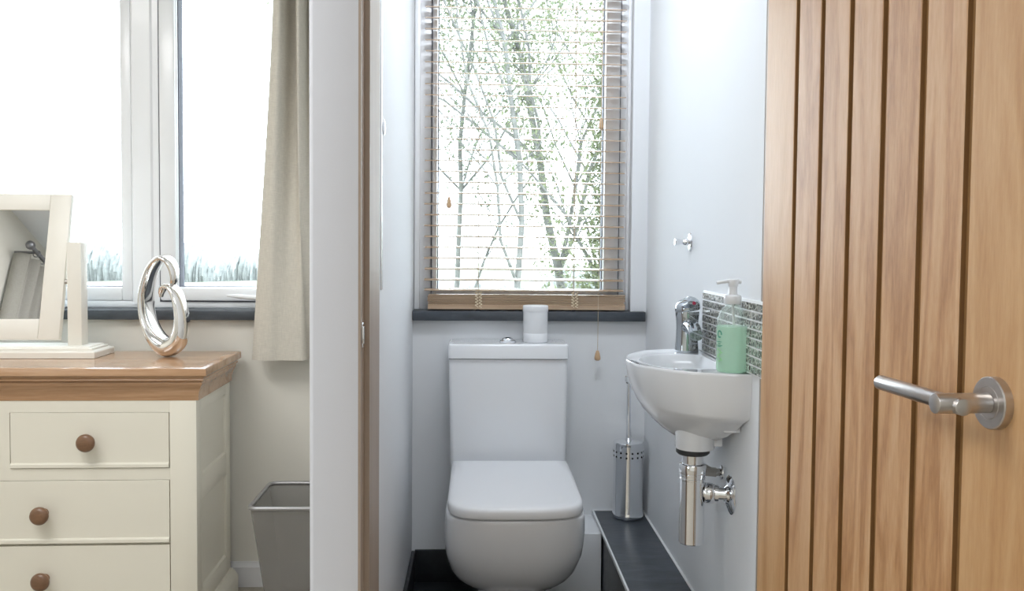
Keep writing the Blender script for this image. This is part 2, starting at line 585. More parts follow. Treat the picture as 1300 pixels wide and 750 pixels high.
pts = catmull([(-.813, 2.934, .9625), (-.78, 2.932, .961), (-.74, 2.933, .957), (-.70, 2.938, .955), (-.672, 2.955, .955), (-.668, 2.975, .955)], 5)
tube(bm, pts, [.003 + .0045 * min(1, i / 6) for i in range(len(pts))], 12)
box(bm, -.69, -.645, 2.958, 2.9715, .945, .966, .004); obj('window_handle', bm, PLASTIC, w)
# left wall window (behind the curtain that the dressing mirror shows)
w = thing('window_3', 'white uPVC window in the left wall', 'window', (XL - .05, -.45, .9)); w['kind'] = 'structure'
bm = B()
for (a, b_, z0, z1) in ((LW0, LW0 + .07, .9, 2.1), (LW1 - .07, LW1, .9, 2.1), (-.5, -.42, .9, 2.1), (LW0, LW1, .9, .97), (LW0, LW1, 2.03, 2.1)):
    box(bm, XL - .13, XL - .06, a + .0005, b_ - .0005, z0 + .0005, z1 - .0005, .004)
obj('window_frame', bm, UPVC, w)
bm = B(); box(bm, XL - .1, XL - .094, LW0 + .06, LW1 - .06, .96, 2.04); obj('window_pane', bm, GLASS, w)

# slate sills
bm = B(); box(bm, -.209, .5585, 2.908, 2.9399, .886, .918, .003); box(bm, -.209, .5115, 2.93, FY + .07, .886, .918)
struct('trim_sill_washroom', bm, SLATE, label='dark slate sill under the wooden blind', cat='window sill')
bm = B(); box(bm, BW0 - .03, BW1 + .03, 2.908, 2.9399, .884, .916, .003); box(bm, BW0 + .001, BW1 - .001, 2.93, FY + .07, .887, .916)
struct('trim_sill_bedroom', bm, SLATE, label='dark slate sill behind the silver sculpture', cat='window sill')

# boxed ledge and pipe boxing
bm = B(); box(bm, .397, .5645, 1.76, YB - .0005, .2305, .2475, .001); box(bm, .401, .5645, 1.76, YB - .0005, .0, .2305)
struct('trim_ledge', bm, SLATE, label='dark slate topped ledge under the basin', cat='ledge')
bm = B(); box(bm, .3925, .3985, 1.76, YB - .0005, .238, .2495, .001); box(bm, .559, .5648, 1.76, YB - .0005, .2475, .2505); box(bm, .397, .5645, YB - .006, YB - .0003, .2475, .2505)
struct('trim_ledge_edging', bm, CAULK)
bm = B(); box(bm, .19, .3965, 2.738, YB - .0005, 0, .235, .003)
struct('trim_pipe_boxing', bm, WHITE, label='white pipe boxing beside the toilet pan', cat='boxing')

# ------------------------------------------------------------------ oak door (opened towards the camera)
ang = math.atan2(.00526, .0911)      # leaf runs from hinge (.500,1.538) towards the camera
d = thing('door_1', 'oak cottage door with vertical grooves, open towards the room', 'door', (.500, 1.536, 0)); d['kind'] = 'structure'
MD = Matrix.Translation((.500, 1.536, 0)) @ Matrix.Rotation(ang, 4, 'Z')   # local -y runs along the leaf, local -x faces the opening
S = .09125
def leaf_obj(name, bm, m, parent, smooth=35):
    for v in bm.verts: v.co = MD @ v.co
    return obj(name, bm, m, parent, smooth)
GW = .0072; GD = .0065
g0 = 1.371 * S
poly = [(.040, -.0015), (.0385, 0), (.0015, 0), (0, -.0015)]
for k in range(6):
    y = -(g0 + k * S)
    poly += [(0, y + GW + .001), (.001, y + GW), (GD, y + GW), (GD, y - GW), (.001, y - GW), (0, y - GW - .001)]
yend = -(g0 + 5 * S + .123)
poly += [(0, yend + .0015), (.0015, yend), (.0385, yend), (.040, yend + .0015)]
me_ = bmesh.new()
rings = [[Vector((p[0], p[1], z)) for p in poly] for z in (.008, 1.99)]
loft(me_, rings)
bmesh.ops.recalc_face_normals(me_, faces=me_.faces[:])
for f in me_.faces:
    cy = sum((v.co.y for v in f.verts)) / len(f.verts)
    if -g0 + GW < cy or cy < -(g0 + 5 * S + GW):
        f.material_index = 1
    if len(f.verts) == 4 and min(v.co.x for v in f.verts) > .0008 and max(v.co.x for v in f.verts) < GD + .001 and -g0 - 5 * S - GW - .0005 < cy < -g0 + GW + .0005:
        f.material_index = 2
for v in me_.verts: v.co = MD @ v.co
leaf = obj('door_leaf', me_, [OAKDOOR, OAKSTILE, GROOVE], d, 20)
# lever handle on rose
hy = -(5.698 + 1.371) * S; hz = .9765
def dl(x, y, z): return MD @ Vector((x, y, z))
h = bpy.data.objects.new('door_handle', None); C.objects.link(h); h.parent = d; h.location = MD @ Vector((0, hy, hz)) - d.location
bm = B()
ax = (dl(-1, hy, hz) - dl(0, hy, hz))
lathe(bm, [(.0, .0), (.0272, .0), (.0272, .0085), (.0262, .0098), (.0175, .0098), (.0170, .0092), (.0165, .0098), (.0, .0098)], dl(0, hy, hz), ax, 48)
obj('rose', bm, BRUSHED, h, 30)
bm = B()
cyl(bm, dl(-.0098, hy, hz), dl(-.068, hy, hz), .0105, seg=32, bev=.0008)
obj('neck', bm, BRUSHED, h, 30)
bm = B()
cyl(bm, dl(-.046, hy - .0165, hz - .0015), dl(-.046, hy + .150, hz - .0015), .0088, seg=32, bev=.0012)
obj('lever', bm, BRUSHED, h, 30)

# ------------------------------------------------------------------ venetian blind
bl = thing('venetian_blind', 'wooden venetian blind with slats lowered over the washroom window', 'blind', (.16, 2.935, .922))
BX0, BX1 = -.1715, .487
SY = 2.948; SWD = .034; TILT = R(8.5)
def slat_bm(x0, x1, y, z, tilt, wdt=SWD, th=.0026):
    bm = B()
    n = 6
    top, bot = [], []
    for i in range(n + 1):
        s = (i / n - .5) * wdt
        camber = .0016 * (1 - (2 * i / n - 1) ** 2)
        c, sn = math.cos(tilt), math.sin(tilt)
        top.append((y + s * c - (camber + th / 2) * sn, z + s * sn + (camber + th / 2) * c))
        bot.append((y + s * c - (camber - th / 2) * sn, z + s * sn + (camber - th / 2) * c))
    prism(bm, top + bot[::-1], 'x', x0, x1)
    return bm
proto = None
zs = [1.0205 + .03552 * k for k in range(28)]
zs = [.987] + zs
for i, z in enumerate(zs):
    if proto is None:
        proto = obj('slat', slat_bm(BX0, BX1, SY, 0, TILT), SLATWOOD, None, 30)
        proto.data.transform(Matrix.Translation((-.16, -2.935, 0)))
        o = proto
    else:
        o = proto.copy(); C.objects.link(o)
    o.parent = bl
    o.location = (random.uniform(-.0015, .0015), 0, z - .922)
# gathered slats on the bottom rail
for k in range(7):
    o = obj('slat', slat_bm(BX0 + .012 + random.uniform(-.003, .003), BX1 + .004 + random.uniform(-.003, .003), SY - .004 + random.uniform(-.002, .002), .9405 + .0049 * k, R(1.0), SWD, .0032), SLATWOOD, bl, 30)
bm = B()
prism(bm, [(SY - .027, .9235), (SY - .024, .9215), (SY + .02, .9215), (SY + .022, .9235), (SY + .022, .936), (SY + .02, .938), (SY - .024, .938), (SY - .027, .936)], 'x', BX0 + .012, BX1 + .004)
obj('bottom_rail', bm, SLATWOOD, bl, 30)
bm = B(); box(bm, BX0, BX1, SY - .025, SY + .025, 2.045, 2.10, .003); obj('headrail', bm, SLATWOOD, bl)
for xl in (.005, .322):
    bm = B()
    for sy in (SY - .0215, SY + .0215):
        tube(bm, [(xl, sy, .985), (xl, sy, 2.05)], .0008, 6)
    for z in zs:
        tube(bm, [(xl, SY - .0215, z - .006), (xl, SY + .0215, z + .001)], .0005, 5)
    tube(bm, [(xl + .001, SY, .925), (xl + .001, SY, 2.05)], .0009, 6)
    lc = obj('ladder_cord', bm, CORD, bl)
    bm = B()
    for side in (-1, 1):
        pts = []
        for k in range(16):
            pts.append((xl + .002 + side * (.006 + .0055 * math.sin(k * 2.1 + side)) , SY - .027 - .002 * abs(math.cos(k * 1.7)), .981 - .0034 * k))
        tube(bm, catmull(pts, 4), .0015, 6)
    obj('cord_loops', bm, CORDL, lc)
    bm = B(); lathe(bm, [(.0, -.005), (.006, -.004), (.008, .0), (.008, .003), (.0, .003)], (xl, SY - .020, .9205), (0, 0, 1), 16); obj('cord_plug', bm, RUBBER, lc)
def pull(x, y, z, ztop, h_, r, dx=0):
    bm = B()
    tube(bm, catmull([(x, y, z + h_ * .5), (x + dx * .5, y, (z + ztop) / 2), (x + dx, y, ztop)], 8), .0009, 6)
    c = obj('pull_cord', bm, CORD, bl)
    bm = B()
    lathe(bm, [(.0, 0), (r * .55, .001), (r * .95, h_ * .12), (r, h_ * .3), (r * .72, h_ * .7), (r * .42, h_ * .95), (r * .3, h_), (0, h_)], (x, y, z), (0, 0, 1), 16)
    obj('pull_bob', bm, TASSEL, c)
pull(-.0915, 2.914, 1.2525, 2.05, .038, .0085, .004)
pull(.4035, 2.914, 1.5145, 2.05, .038, .0085)
pull(.399, 2.903, .757, 2.05, .034, .0105, .006)

# ------------------------------------------------------------------ toilet
def dring(cx, hw, yf, ym, yb, z, n=2.6, k=20, hwb=None):
    hwb = hw if hwb is None else hwb
    pts = [(cx - hwb, yb, z), (cx - hwb - (hw - hwb) * .5, (yb + ym) / 2, z)]
    for i in range(k + 1):
        a = PI - PI * i / k
        c, s = math.cos(a), math.sin(a)
        pts.append((cx + hw * math.copysign(abs(c) ** (2 / n), c), ym - (ym - yf) * abs(s) ** (2 / n), z))
    pts += [(cx + hwb + (hw - hwb) * .5, (yb + ym) / 2, z), (cx + hwb, yb, z)]
    return pts
to = thing('toilet', 'white close-coupled toilet with its lid down below the blind', 'toilet', (.106, 2.55, 0))
cx = .1065
bm = B()
lev = [(.0, .108, 2.41, 2.52, 2.6), (.012, .108, 2.41, 2.52, 2.6), (.05, .101, 2.425, 2.53, 2.6), (.160, .098, 2.43, 2.53, 2.6), (.172, .100, 2.425, 2.52, 2.5), (.182, .116, 2.395, 2.51, 2.4),
       (.205, .146, 2.345, 2.49, 2.5), (.225, .162, 2.318, 2.47, 2.55), (.25, .1745, 2.292, 2.455, 2.6), (.28, .1825, 2.270, 2.44, 2.65), (.305, .1862, 2.257, 2.42, 2.9), (.34, .1882, 2.246, 2.41, 3.2), (.38, .1885, 2.239, 2.395, 3.5), (.42, .186, 2.234, 2.385, 3.8), (.431, .1845, 2.234, 2.385, 4.0), (.434, .182, 2.237, 2.385, 4.0)]
loft(bm, [dring(cx, hw, yf, ym, 2.925, z, n, 28, hwb=min(hw, .18)) for z, hw, yf, ym, n in lev])
obj('pan', bm, CERAMIC, to, 50)
bm = B()
for (z0, z1, ins) in ((.4342, .4384, .018),):
    loft(bm, [dring(cx, .1785 - ins, 2.226 + ins, 2.385, 2.73, z, 4.0, 40) for z in (z0, z1)])
obj('seat', bm, PLASTIC, to, 40)
bm = B()
prof = [(.4390, .003), (.4405, .0008), (.443, 0), (.458, 0), (.464, .002), (.4675, .007), (.4690, .015), (.4692, .04)]
loft(bm, [dring(cx, .1795 - i, 2.222 + i, 2.385, 2.735 - min(i, .012), z, 4.0, 40) for z, i in prof])
obj('lid', bm, PLASTIC, to, 40)
for sx in (-.08, .08):
    bm = B(); cyl(bm, (cx + sx - .018, 2.752, .449), (cx + sx + .018, 2.752, .449), .010, seg=20, bev=.002)
    obj('hinge', bm, PLASTIC, to)
bm = B()
def rrect(x0, x1, y0, y1, z, r, k=5):
    pts = []
    for (cx_, cy_, a0) in ((x1 - r, y1 - r, 0), (x0 + r, y1 - r, 90), (x0 + r, y0 + r, 180), (x1 - r, y0 + r, 270)):
        for i in range(k + 1):
            a = R(a0 + 90 * i / k)
            pts.append((cx_ + r * math.cos(a), cy_ + r * math.sin(a), z))
    return pts
loft(bm, [rrect(-.0775, .2855, 2.782, 2.928, .434, .014), rrect(-.080, .2875, 2.780, 2.93, .45, .014), rrect(-.0865, .2895, 2.777, 2.93, .776, .014)])
obj('cistern', bm, CERAMIC, to, 40)
bm = B()
loft(bm, [rrect(-.0885 + i, .2915 - i, 2.769 + i, 2.932 - i * .2, z, .013) for z, i in ((.7785, .002), (.780, 0), (.8185, 0), (.8225, .0012), (.8245, .004), (.825, .008))])
obj('cistern_lid', bm, CERAMIC, to, 40)
bm = B()
lathe(bm, [(.0, 0), (.028, 0), (.0285, .003), (.0265, .005), (.0215, .0058), (.0210, .0045), (.0205, .0062), (.017, .0115), (.008, .0145), (.0, .015)], (.101, 2.85, .825), (0, 0, 1), 32)
obj('flush_button', bm, CHROME, to, 30)

# white lidded pot on the cistern
PZ = .8255
pt = thing('lidded_pot', 'small white cylindrical pot with a lid standing on the toilet cistern', 'pot', (.190, 2.85, PZ))
bm = B(); lathe(bm, [(0, 0), (.0385, 0), (.0395, .002), (.0395, .0275), (.0390, .0285), (.0395, .0295), (.0395, .097), (0, .097)], (.190, 2.85, PZ), (0, 0, 1), 40); obj('body', bm, PLASTIC, pt, 30)
bm = B(); lathe(bm, [(0, .0972), (.0405, .0972), (.0412, .099), (.0412, .113), (.0400, .116), (.037, .1172), (0, .1175)], (.190, 2.85, PZ), (0, 0, 1), 40); obj('lid', bm, PLASTIC, pt, 30)

# ------------------------------------------------------------------ toilet brush
tb = thing('toilet_brush', 'chrome toilet brush in a tall perforated holder on the slate ledge', 'toilet brush', (.500, 2.868, .2505))
bc = (.500, 2.868)
bm = B(); lathe(bm, [(0, 0), (.0500, 0), (.0510, .002), (.0510, .010), (.0495, .016), (.0490, .018), (.0490, .238), (0, .238)], (*bc, .2505), (0, 0, 1), 48); obj('holder', bm, CHROME, tb, 30)
bm = B(); lathe(bm, [(0, .238), (.0500, .238), (.0505, .240), (.0505, .245), (.0490, .2475), (.012, .2515), (.010, .257), (.006, .259), (0, .259)], (*bc, .2505), (0, 0, 1), 48); cap = obj('cap', bm, CHROME, tb, 30)
bm = B()
for zz in (.452, .467):
    for k in range(16):
        a = 2 * PI * k / 16 + .1
        p = Vector((bc[0] + .0488 * math.cos(a), bc[1] + .0488 * math.sin(a), zz))
        q = Vector((bc[0] + .0494 * math.cos(a), bc[1] + .0494 * math.sin(a), zz))
        cyl(bm, p, q, .0034, seg=10)
obj('perforations', bm, HOLE, tb)
bm = B()
cyl(bm, (*bc, .505), (bc[0] - .002, bc[1], .690), .0078, .0062, 16)
pts = [(bc[0] - .003 + .0085 * math.sin(a) - .002, bc[1] - .003, .703 + .0125 * math.cos(a)) for a in [2 * PI * k / 20 for k in range(20)]]
tube(bm, pts, .0042, 8, closed=True)
obj('brush_handle', bm, CHROME, tb, 40)

# ------------------------------------------------------------------ basin
XW = .5648
ba = thing('wash_basin', 'small white wall-hung basin on the right washroom wall', 'basin', (.50, 2.02, .70))
out = [(.540, 2.2435), (.508, 2.238), (.466, 2.229), (.428, 2.213), (.392, 2.170), (.365, 2.121), (.349, 2.066), (.344, 2.015), (.355, 1.945), (.376, 1.905), (.405, 1.868), (.445, 1.830), (.49, 1.808), (.53, 1.795)]
outs = [Vector((p[0], p[1], 0)) for p in catmull([(a, b, 0) for a, b in out], 3)]
outs = [Vector((XW, 2.245, 0))] + outs + [Vector((XW, 1.79, 0))]
cen = Vector((.487, 1.985, 0))
def bring(z, sl, sn, wall=XW):
    """rim outline shrunk towards the waste; sl for the free front, sn for near/far flanks"""
    r = []
    for p in outs:
        f = min(1, max(0, (cen.x - p.x) / (cen.x - .344)))
        s = sn + (sl - sn) * f
        q = cen + (p - cen) * s
        x = q.x if p.x < cen.x else cen.x + (p.x - cen.x) * ((wall - cen.x) / (XW - cen.x))
        r.append((x, q.y, z))
    return r
bm = B()
rings = [bring(.873, .970, .975), bring(.8745, .985, .99), bring(.873, .995, .998), bring(.868, 1, 1), bring(.84, .965, .995), bring(.81, .90, .975), bring(.785, .82, .94), bring(.777, .78, .92),
         ]
low = [bring(.765, .73, .80, .560), bring(.745, .60, .66, .553), bring(.725, .45, .50, .543), bring(.712, .32, .36, .53), bring(.704, .2, .22, .515)]
inn = [(.536, 2.125), (.50, 2.136), (.45, 2.138), (.412, 2.115), (.388, 2.075), (.374, 2.02), (.380, 1.955), (.405, 1.912), (.440, 1.885), (.49, 1.876), (.53, 1.882), (.541, 1.92), (.543, 2.0), (.542, 2.08)]
inns = catmull([(a, b, 0) for a, b in inn], 4, closed=True)
# outer shell
rr = [[bm.verts.new(p) for p in r] for r in rings + low]
for a, b_ in zip(rr, rr[1:]):
    for i in range(len(a)):
        j = (i + 1) % len(a)
        bm.faces.new((a[i], a[j], b_[j], b_[i]))
bm.faces.new(rr[-1])
# bowl inside
ic = Vector((.468, 2.0, 0))
def iring(z, s): return [(ic.x + (p.x - ic.x) * s, ic.y + (p.y - ic.y) * s, z) for p in inns]
irs = [[bm.verts.new(p) for p in iring(z, s)] for z, s in ((.8735, 1), (.870, .975), (.85, .94), (.80, .86), (.765, .68), (.748, .4), (.744, .12))]
for a, b_ in zip(irs, irs[1:]):
    for i in range(len(a)):
        j = (i + 1) % len(a)
        bm.faces.new((a[i], a[j], b_[j], b_[i]))
bm.faces.new(irs[-1])
# deck between bowl and rim
e0 = [bm.edges.get((rr[0][i], rr[0][(i + 1) % len(rr[0])])) for i in range(len(rr[0]))]
e1 = [bm.edges.get((irs[0][i], irs[0][(i + 1) % len(irs[0])])) for i in range(len(irs[0]))]
bmesh.ops.bridge_loops(bm, edges=e0 + e1)
obj('bowl', bm, CERAMIC, ba, 40)
bm = B()
box(bm, .528, XW, 1.86, 2.10, .738, .785, .004)
lathe(bm, [(.042, 0), (.0435, .003), (.0435, .03), (.05, .05)], (.487, 1.945, .688), (0, 0, 1), 32)
box(bm, .49, .545, 1.925, 1.985, .694, .722, .004)
obj('waste_boss', bm, CERAMIC, ba, 40)

# mixer tap
tp = thing('mixer_tap', 'chrome mixer tap with a red dot on the far end of the basin', 'tap', (.523, 2.18, .874))
tx, ty, tz = .5225, 2.183, .874
bm = B()
rings = []
for z, hw, hd, oy in ((0, .0280, .026, 0), (.003, .0288, .027, 0), (.006, .0285, .0265, 0), (.03, .0268, .025, 0), (.06, .0262, .025, -.001), (.085, .0275, .026, -.002), (.098, .0290, .027, -.002), (.101, .0285, .0265, -.002)):
    rings.append([(tx + hw * math.copysign(abs(math.cos(a)) ** .8, math.cos(a)), ty + oy + hd * math.copysign(abs(math.sin(a)) ** .8, math.sin(a)), tz + z) for a in [2 * PI * k / 28 for k in range(28)]])
loft(bm, rings)
obj('tap_body', bm, TAPCHROME, tp, 40)
bm = B()
rings = []
for t_ in range(9):
    u = t_ / 8
    y = ty - .012 - .082 * u
    z = tz + .064 + .010 * math.sin(u * PI * .6) - .024 * u * u
    hw = .0195 - .004 * u; hh = .017 - .005 * u
    rings.append([(tx + hw * math.copysign(abs(math.cos(a)) ** .75, math.cos(a)), y, z + hh * math.copysign(abs(math.sin(a)) ** .75, math.sin(a))) for a in [2 * PI * k / 20 for k in range(20)]])
loft(bm, rings)
cyl(bm, (tx, ty - .083, tz + .040), (tx, ty - .083, tz + .058), .0105, seg=20, bev=.001)
obj('spout', bm, TAPCHROME, tp, 40)
bm = B()
rings = []
for z, r_, oy in ((.102, .0285, -.002), (.103, .0305, -.003), (.108, .0312, -.004), (.118, .0300, -.003), (.126, .0262, 0), (.131, .019, .004), (.134, .009, .006), (.1345, .002, .007)):
    rings.append([(tx + r_ * math.cos(a), ty + oy + r_ * .95 * math.sin(a), tz + z + (.004 * math.cos(a))) for a in [2 * PI * k / 28 for k in range(28)]])
loft(bm, rings)
rings = []
for t_ in range(7):
    u = t_ / 6
    y = ty - .022 - .040 * u; z = tz + .113 + .013 * u
    hw = .017 - .007 * u; hh = .007 - .003 * u
    rings.append([(tx - .004 + hw * math.cos(a), y, z + hh * math.sin(a)) for a in [2 * PI * k / 16 for k in range(16)]])
loft(bm, rings)
lv = obj('lever_cap', bm, TAPCHROME, tp, 40)
bm = B(); cyl(bm, (tx + .001, ty - .0615, tz + .1245), (tx + .001, ty - .0645, tz + .1252), .0042, seg=16); obj('temperature_dot', bm, REDDOT, lv)

# bottle trap and valve
tr = thing('bottle_trap', 'chrome bottle trap under the basin, piped into the wall', 'bottle trap', (.482, 1.945, .475))
tc = (.483, 1.945)
bm = B(); lathe(bm, [(0, 0), (.0262, 0), (.0278, .0018), (.0278, .142), (.0290, .143), (.0290, .147), (.0278, .148), (.0278, .152), (.0290, .153), (.0290, .157), (.0278, .158), (0, .158)], (*tc, .475), (0, 0, 1), 40); obj('trap_body', bm, CHROME, tr, 30)
bm = B(); lathe(bm, [(0, .158), (.0295, .158), (.0300, .160), (.0300, .176), (.029, .178), (.024, .180), (.024, .200), (0, .200)], (*tc, .475), (0, 0, 1), 40); obj('trap_nut', bm, CHROME, tr, 30)
bm = B(); lathe(bm, [(0, .200), (.033, .200), (.037, .204), (.037, .212), (0, .212)], (*tc, .475), (0, 0, 1), 32); obj('rubber_washer', bm, RUBBER, tr, 30)
bm = B()
cyl(bm, (.505, 1.942, .588), (.556, 1.93, .588), .0150, seg=28)
lathe(bm, [(0, 0), (.0215, 0), (.0225, .002), (.0225, .018), (.0215, .02), (.0195, .022), (.0195, .03), (0, .03)], (.510, 1.941, .588), (.051, -.012, 0), 6 * 4)
obj('outlet_pipe', bm, CHROME, tr, 30)
bm = B(); lathe(bm, [(0, 0), (.0430, 0), (.0430, .002), (.036, .0055), (.022, .0090), (.018, .014), (0, .014)], (XW, 1.925, .588), (-1, 0, 0), 40); obj('wall_flange', bm, CHROME, tr, 30)
iv = thing('isolating_valve', 'dull metal isolating valve and pipe behind the bottle trap', 'valve', (.54, 2.0, .615))
bm = B(); cyl(bm, (.508, 2.005, .638), (.5455, 2.005, .618), .008, seg=16); cyl(bm, (.513, 2.003, .622), (.552, 2.003, .618), .0110, seg=6); cyl(bm, (.55, 2.003, .618), (XW, 2.003, .618), .0085, seg=16)
cyl(bm, (.508, 2.005, .632), (.508, 2.005, .701), .0065, seg=14)
obj('valve_body', bm, BRASS, iv, 30)
bm = B(); lathe(bm, [(0, 0), (.017, 0), (.016, .003), (.010, .005), (0, .005)], (XW, 2.003, .618), (-1, 0, 0), 24); obj('pipe_collar', bm, CHROME, iv, 30)

# ------------------------------------------------------------------ mosaic splashback
ms = thing('mosaic_splashback', 'pewter mosaic tile splashback on the wall above the basin', 'splashback', (.565, 1.93, .875))
bm = B(); box(bm, .5595, .5649, 1.70, 2.176, .8755, 1.0275, .001); obj('grout_backing', bm, GROUT, ms)
bm = B()
n_r = 8; ph = .0182
for r_ in range(n_r):
    z0 = .879 + r_ * ph
    y = 2.172
    col = 0
    while y > 1.72:
        wd = .0186
        # each glass mosaic piece with a faceted face
        a, b_, c_, e_ = y - wd + .0026, y - .0002, z0 + .0006, z0 + ph - .0030
        box(bm, .5575, .5597, a, b_, c_, e_, .0005, 1)
        y -= wd + (.004 if col % 4 == 3 else 0)
        col += 1
obj('mosaic_tiles', bm, MOSAIC, ms)

# ------------------------------------------------------------------ soap bottle
sb = thing('soap_dispenser', 'pump bottle of green liquid soap standing on the basin rim', 'soap dispenser', (.537, 1.832, .875))
sc = (.5335, 1.832, .8745)
bm = B(); lathe(bm, [(0, 0), (.0295, 0), (.0318, .0025), (.0322, .006), (.0322, .095), (.0308, .110), (.0270, .1225), (.0205, .1325), (.0150, .1385), (.0135, .141), (.0135, .147), (0, .147)], sc, (0, 0, 1), 40); obj('bottle', bm, BOTTLE, sb, 40)
bm = B(); lathe(bm, [(0, .0015), (.0290, .0015), (.0310, .004), (.0313, .007), (.0313, .0945), (.0312, .0955), (0, .0955)], sc, (0, 0, 1), 40); obj('liquid_soap', bm, LIQUID, sb, 40)
bm = B()
lathe(bm, [(0, .142), (.0175, .142), (.0182, .143), (.0182, .157), (.0172, .159), (.0105, .161), (.0090, .163), (.0085, .181), (.0, .181)], sc, (0, 0, 1), 32)
pts = [(sc[0] + .017, sc[1] + .002, sc[2] + .1880), (sc[0] + .004, sc[1], sc[2] + .1900), (sc[0] - .018, sc[1] - .004, sc[2] + .1885), (sc[0] - .036, sc[1] - .006, sc[2] + .1855)]
pp = catmull(pts, 5)
lathe(bm, [(0, .178), (.0090, .178), (.0105, .182), (.0120, .190), (.0105, .1935), (0, .1945)], sc, (0, 0, 1), 24)
tube(bm, pp, [.0050 - .0018 * i / len(pp) for i in range(len(pp))], 12)
obj('pump', bm, PLASTIC, sb, 40)
bm = B(); tube(bm, [(sc[0], sc[1], sc[2] + .145), (sc[0] + .004, sc[1] + .002, sc[2] + .098)], .0028, 10); obj('dip_tube', bm, PLASTIC, sb)
# printed marks on the side facing the doorway (unreadable in the photograph)
def patch(bm, a0, a1, z0, z1, rad=.0326, k=6):
    for i in range(k):
        t0, t1 = a0 + (a1 - a0) * i / k, a0 + (a1 - a0) * (i + 1) / k
        q = []
        for rr_ in (rad, rad + .0003):
            for (t_, z) in ((t0, z0), (t1, z0), (t1, z1), (t0, z1)):
                q.append(bm.verts.new((sc[0] + rr_ * math.cos(t_), sc[1] + rr_ * math.sin(t_), sc[2] + z)))
        for f in ((0, 3, 2, 1), (4, 5, 6, 7), (0, 1, 5, 4), (2, 3, 7, 6), (1, 2, 6, 5), (3, 0, 4, 7)):
            bm.faces.new([q[j] for j in f])
bm = B()
for k in range(14):
    a = 2 * PI * k / 16
    patch(bm, R(204 + 9.5 * math.cos(a)) - .05, R(204 + 9.5 * math.cos(a)) + .05, .080 + .0065 * math.sin(a) - .0014, .080 + .0065 * math.sin(a) + .0014, .0328, 1)
for z, a0, a1 in ((.064, 188, 214), (.060, 196, 210), (.0565, 186, 218), (.0545, 192, 212)):
    patch(bm, R(a0), R(a1), z - .0007, z + .0007, .0328, 4)
obj('label_print', bm, LABELG, sb)
bm = B()
for k in range(9):
    a0 = 205 + 9 * math.sin(k * 1.3); z = .024 + .0030 * k
    patch(bm, R(a0 - 4), R(a0 + 4), z - .0013, z + .0015, .0328, 2)
obj('label_leaf', bm, LABELL, sb)

# ------------------------------------------------------------------ robe hook
rh = thing('robe_hook', 'small chrome robe hook on the white wall above the basin', 'hook', (XW, 2.335, 1.147))
bm = B(); lathe(bm, [(0, 0), (.0245, 0), (.0248, .002), (.0225, .0055), (.012, .008), (0, .0082)], (XW, 2.335, 1.147), (-1, 0, 0), 36); obj('back_plate', bm, CHROME, rh, 30)
bm = B(); lathe(bm, [(0, .0075), (.0085, .0075), (.0085, .016), (.0062, .020), (.0060, .026), (.0095, .036), (.0100, .040), (.0085, .0425), (0, .0428)], (XW, 2.335, 1.147), (-1, 0, 0), 24); obj('peg', bm, CHROME, rh, 30)

# thin white strip with its fixing, seen edge-on on the left washroom wall
wm = thing('wall_strip', 'thin white vertical strip on the left washroom wall just inside the doorway', 'wall strip', (-.2095, 1.97, 1.035))
bm = B(); box(bm, -.2098, -.2083, 1.951, 1.985, 1.034, 1.95, .0005); obj('strip', bm, PLASTIC, wm)
bm = B(); lathe(bm, [(0, 0), (.018, 0), (.0185, .002), (.015, .004), (.006, .005), (0, .005)], (-.2083, 1.99, 1.392), (1, 0, 0), 24); obj('fixing_boss', bm, CHROME, wm, 30)

# ------------------------------------------------------------------ dresser
DR = R(1.2)
DO = Vector((-.751, 2.496, 0))                      # front right corner of the top
MDr = Matrix.Translation(DO) @ Matrix.Rotation(DR, 4, 'Z')
dr = thing('chest_of_drawers', 'cream painted chest of drawers with an oak top under the bedroom window', 'chest of drawers', (DO.x - .8, DO.y + .2, 0))
def dobj(name, bm, m, parent=dr, smooth=35):
    for v in bm.verts: v.co = MDr @ v.co
    return obj(name, bm, m, parent, smooth)
TW = 1.60; TD = .402                                # width and depth of the top
def corn(bm, prof, xr, xl, yb):
    """mitred moulding: prof = [(inset, z)], front and both ends"""
    rings = []
    for ins, z in prof:
        rings.append([(xl + ins, yb, z), (xl + ins, ins, z), (xr - ins, ins, z), (xr - ins, yb, z)])
    loft(bm, rings)
bm = B()
corn(bm, [(.004, .7620), (.0015, .7625), (0, .7645), (0, .7790), (.0015, .7835), (.006, .785), (.03, .785)], 0, -TW, TD + .004)
dobj('oak_top', bm, OAKTOP, smooth=25)
bm = B()
corn(bm, [(.0295, .6905), (.0295, .702), (.028, .712), (.0245, .722), (.020, .731), (.0165, .737), (.0155, .7415), (.0165, .7445), (.0175, .7455), (.0110, .7475), (.0095, .7515), (.0115, .755), (.0100, .7565), (.0075, .7600), (.0075, .7620)], 0, -TW, TD)
dobj('cornice', bm, OAKTOP, smooth=25)
X1 = -.036; X0 = -TW + .036; Y0 = .030; Yb = TD - .002
# carcass: posts, rails, end panels, back
bm = B()
RY = Y0 + .0005
box(bm, X1 - .074, X1, Y0, Y0 + .045, .075, .690, .0012)          # right post
box(bm, X0, X0 + .074, Y0, Y0 + .045, .075, .690, .0012)
DXR = X1 - .0748; DXL = X0 + .0748
box(bm, DXL - .001, DXR + .001, RY, RY + .04, .657, .690)              # top rail
box(bm, DXL - .001, DXR + .001, RY, RY + .04, .4655, .499)             # mid rail
box(bm, DXL - .001, DXR + .001, RY, RY + .04, .075, .098)
box(bm, DXL - .001, DXR + .001, RY + .012, RY + .045, .270, .292)      # recessed rail behind the joint
dw = (DXR - DXL - 2 * .036) / 3
for k in (1, 2):
    xx = DXR - k * dw - (k - 1) * .036
    box(bm, xx - .0355, xx - .0005, RY, RY + .04, .499, .657)
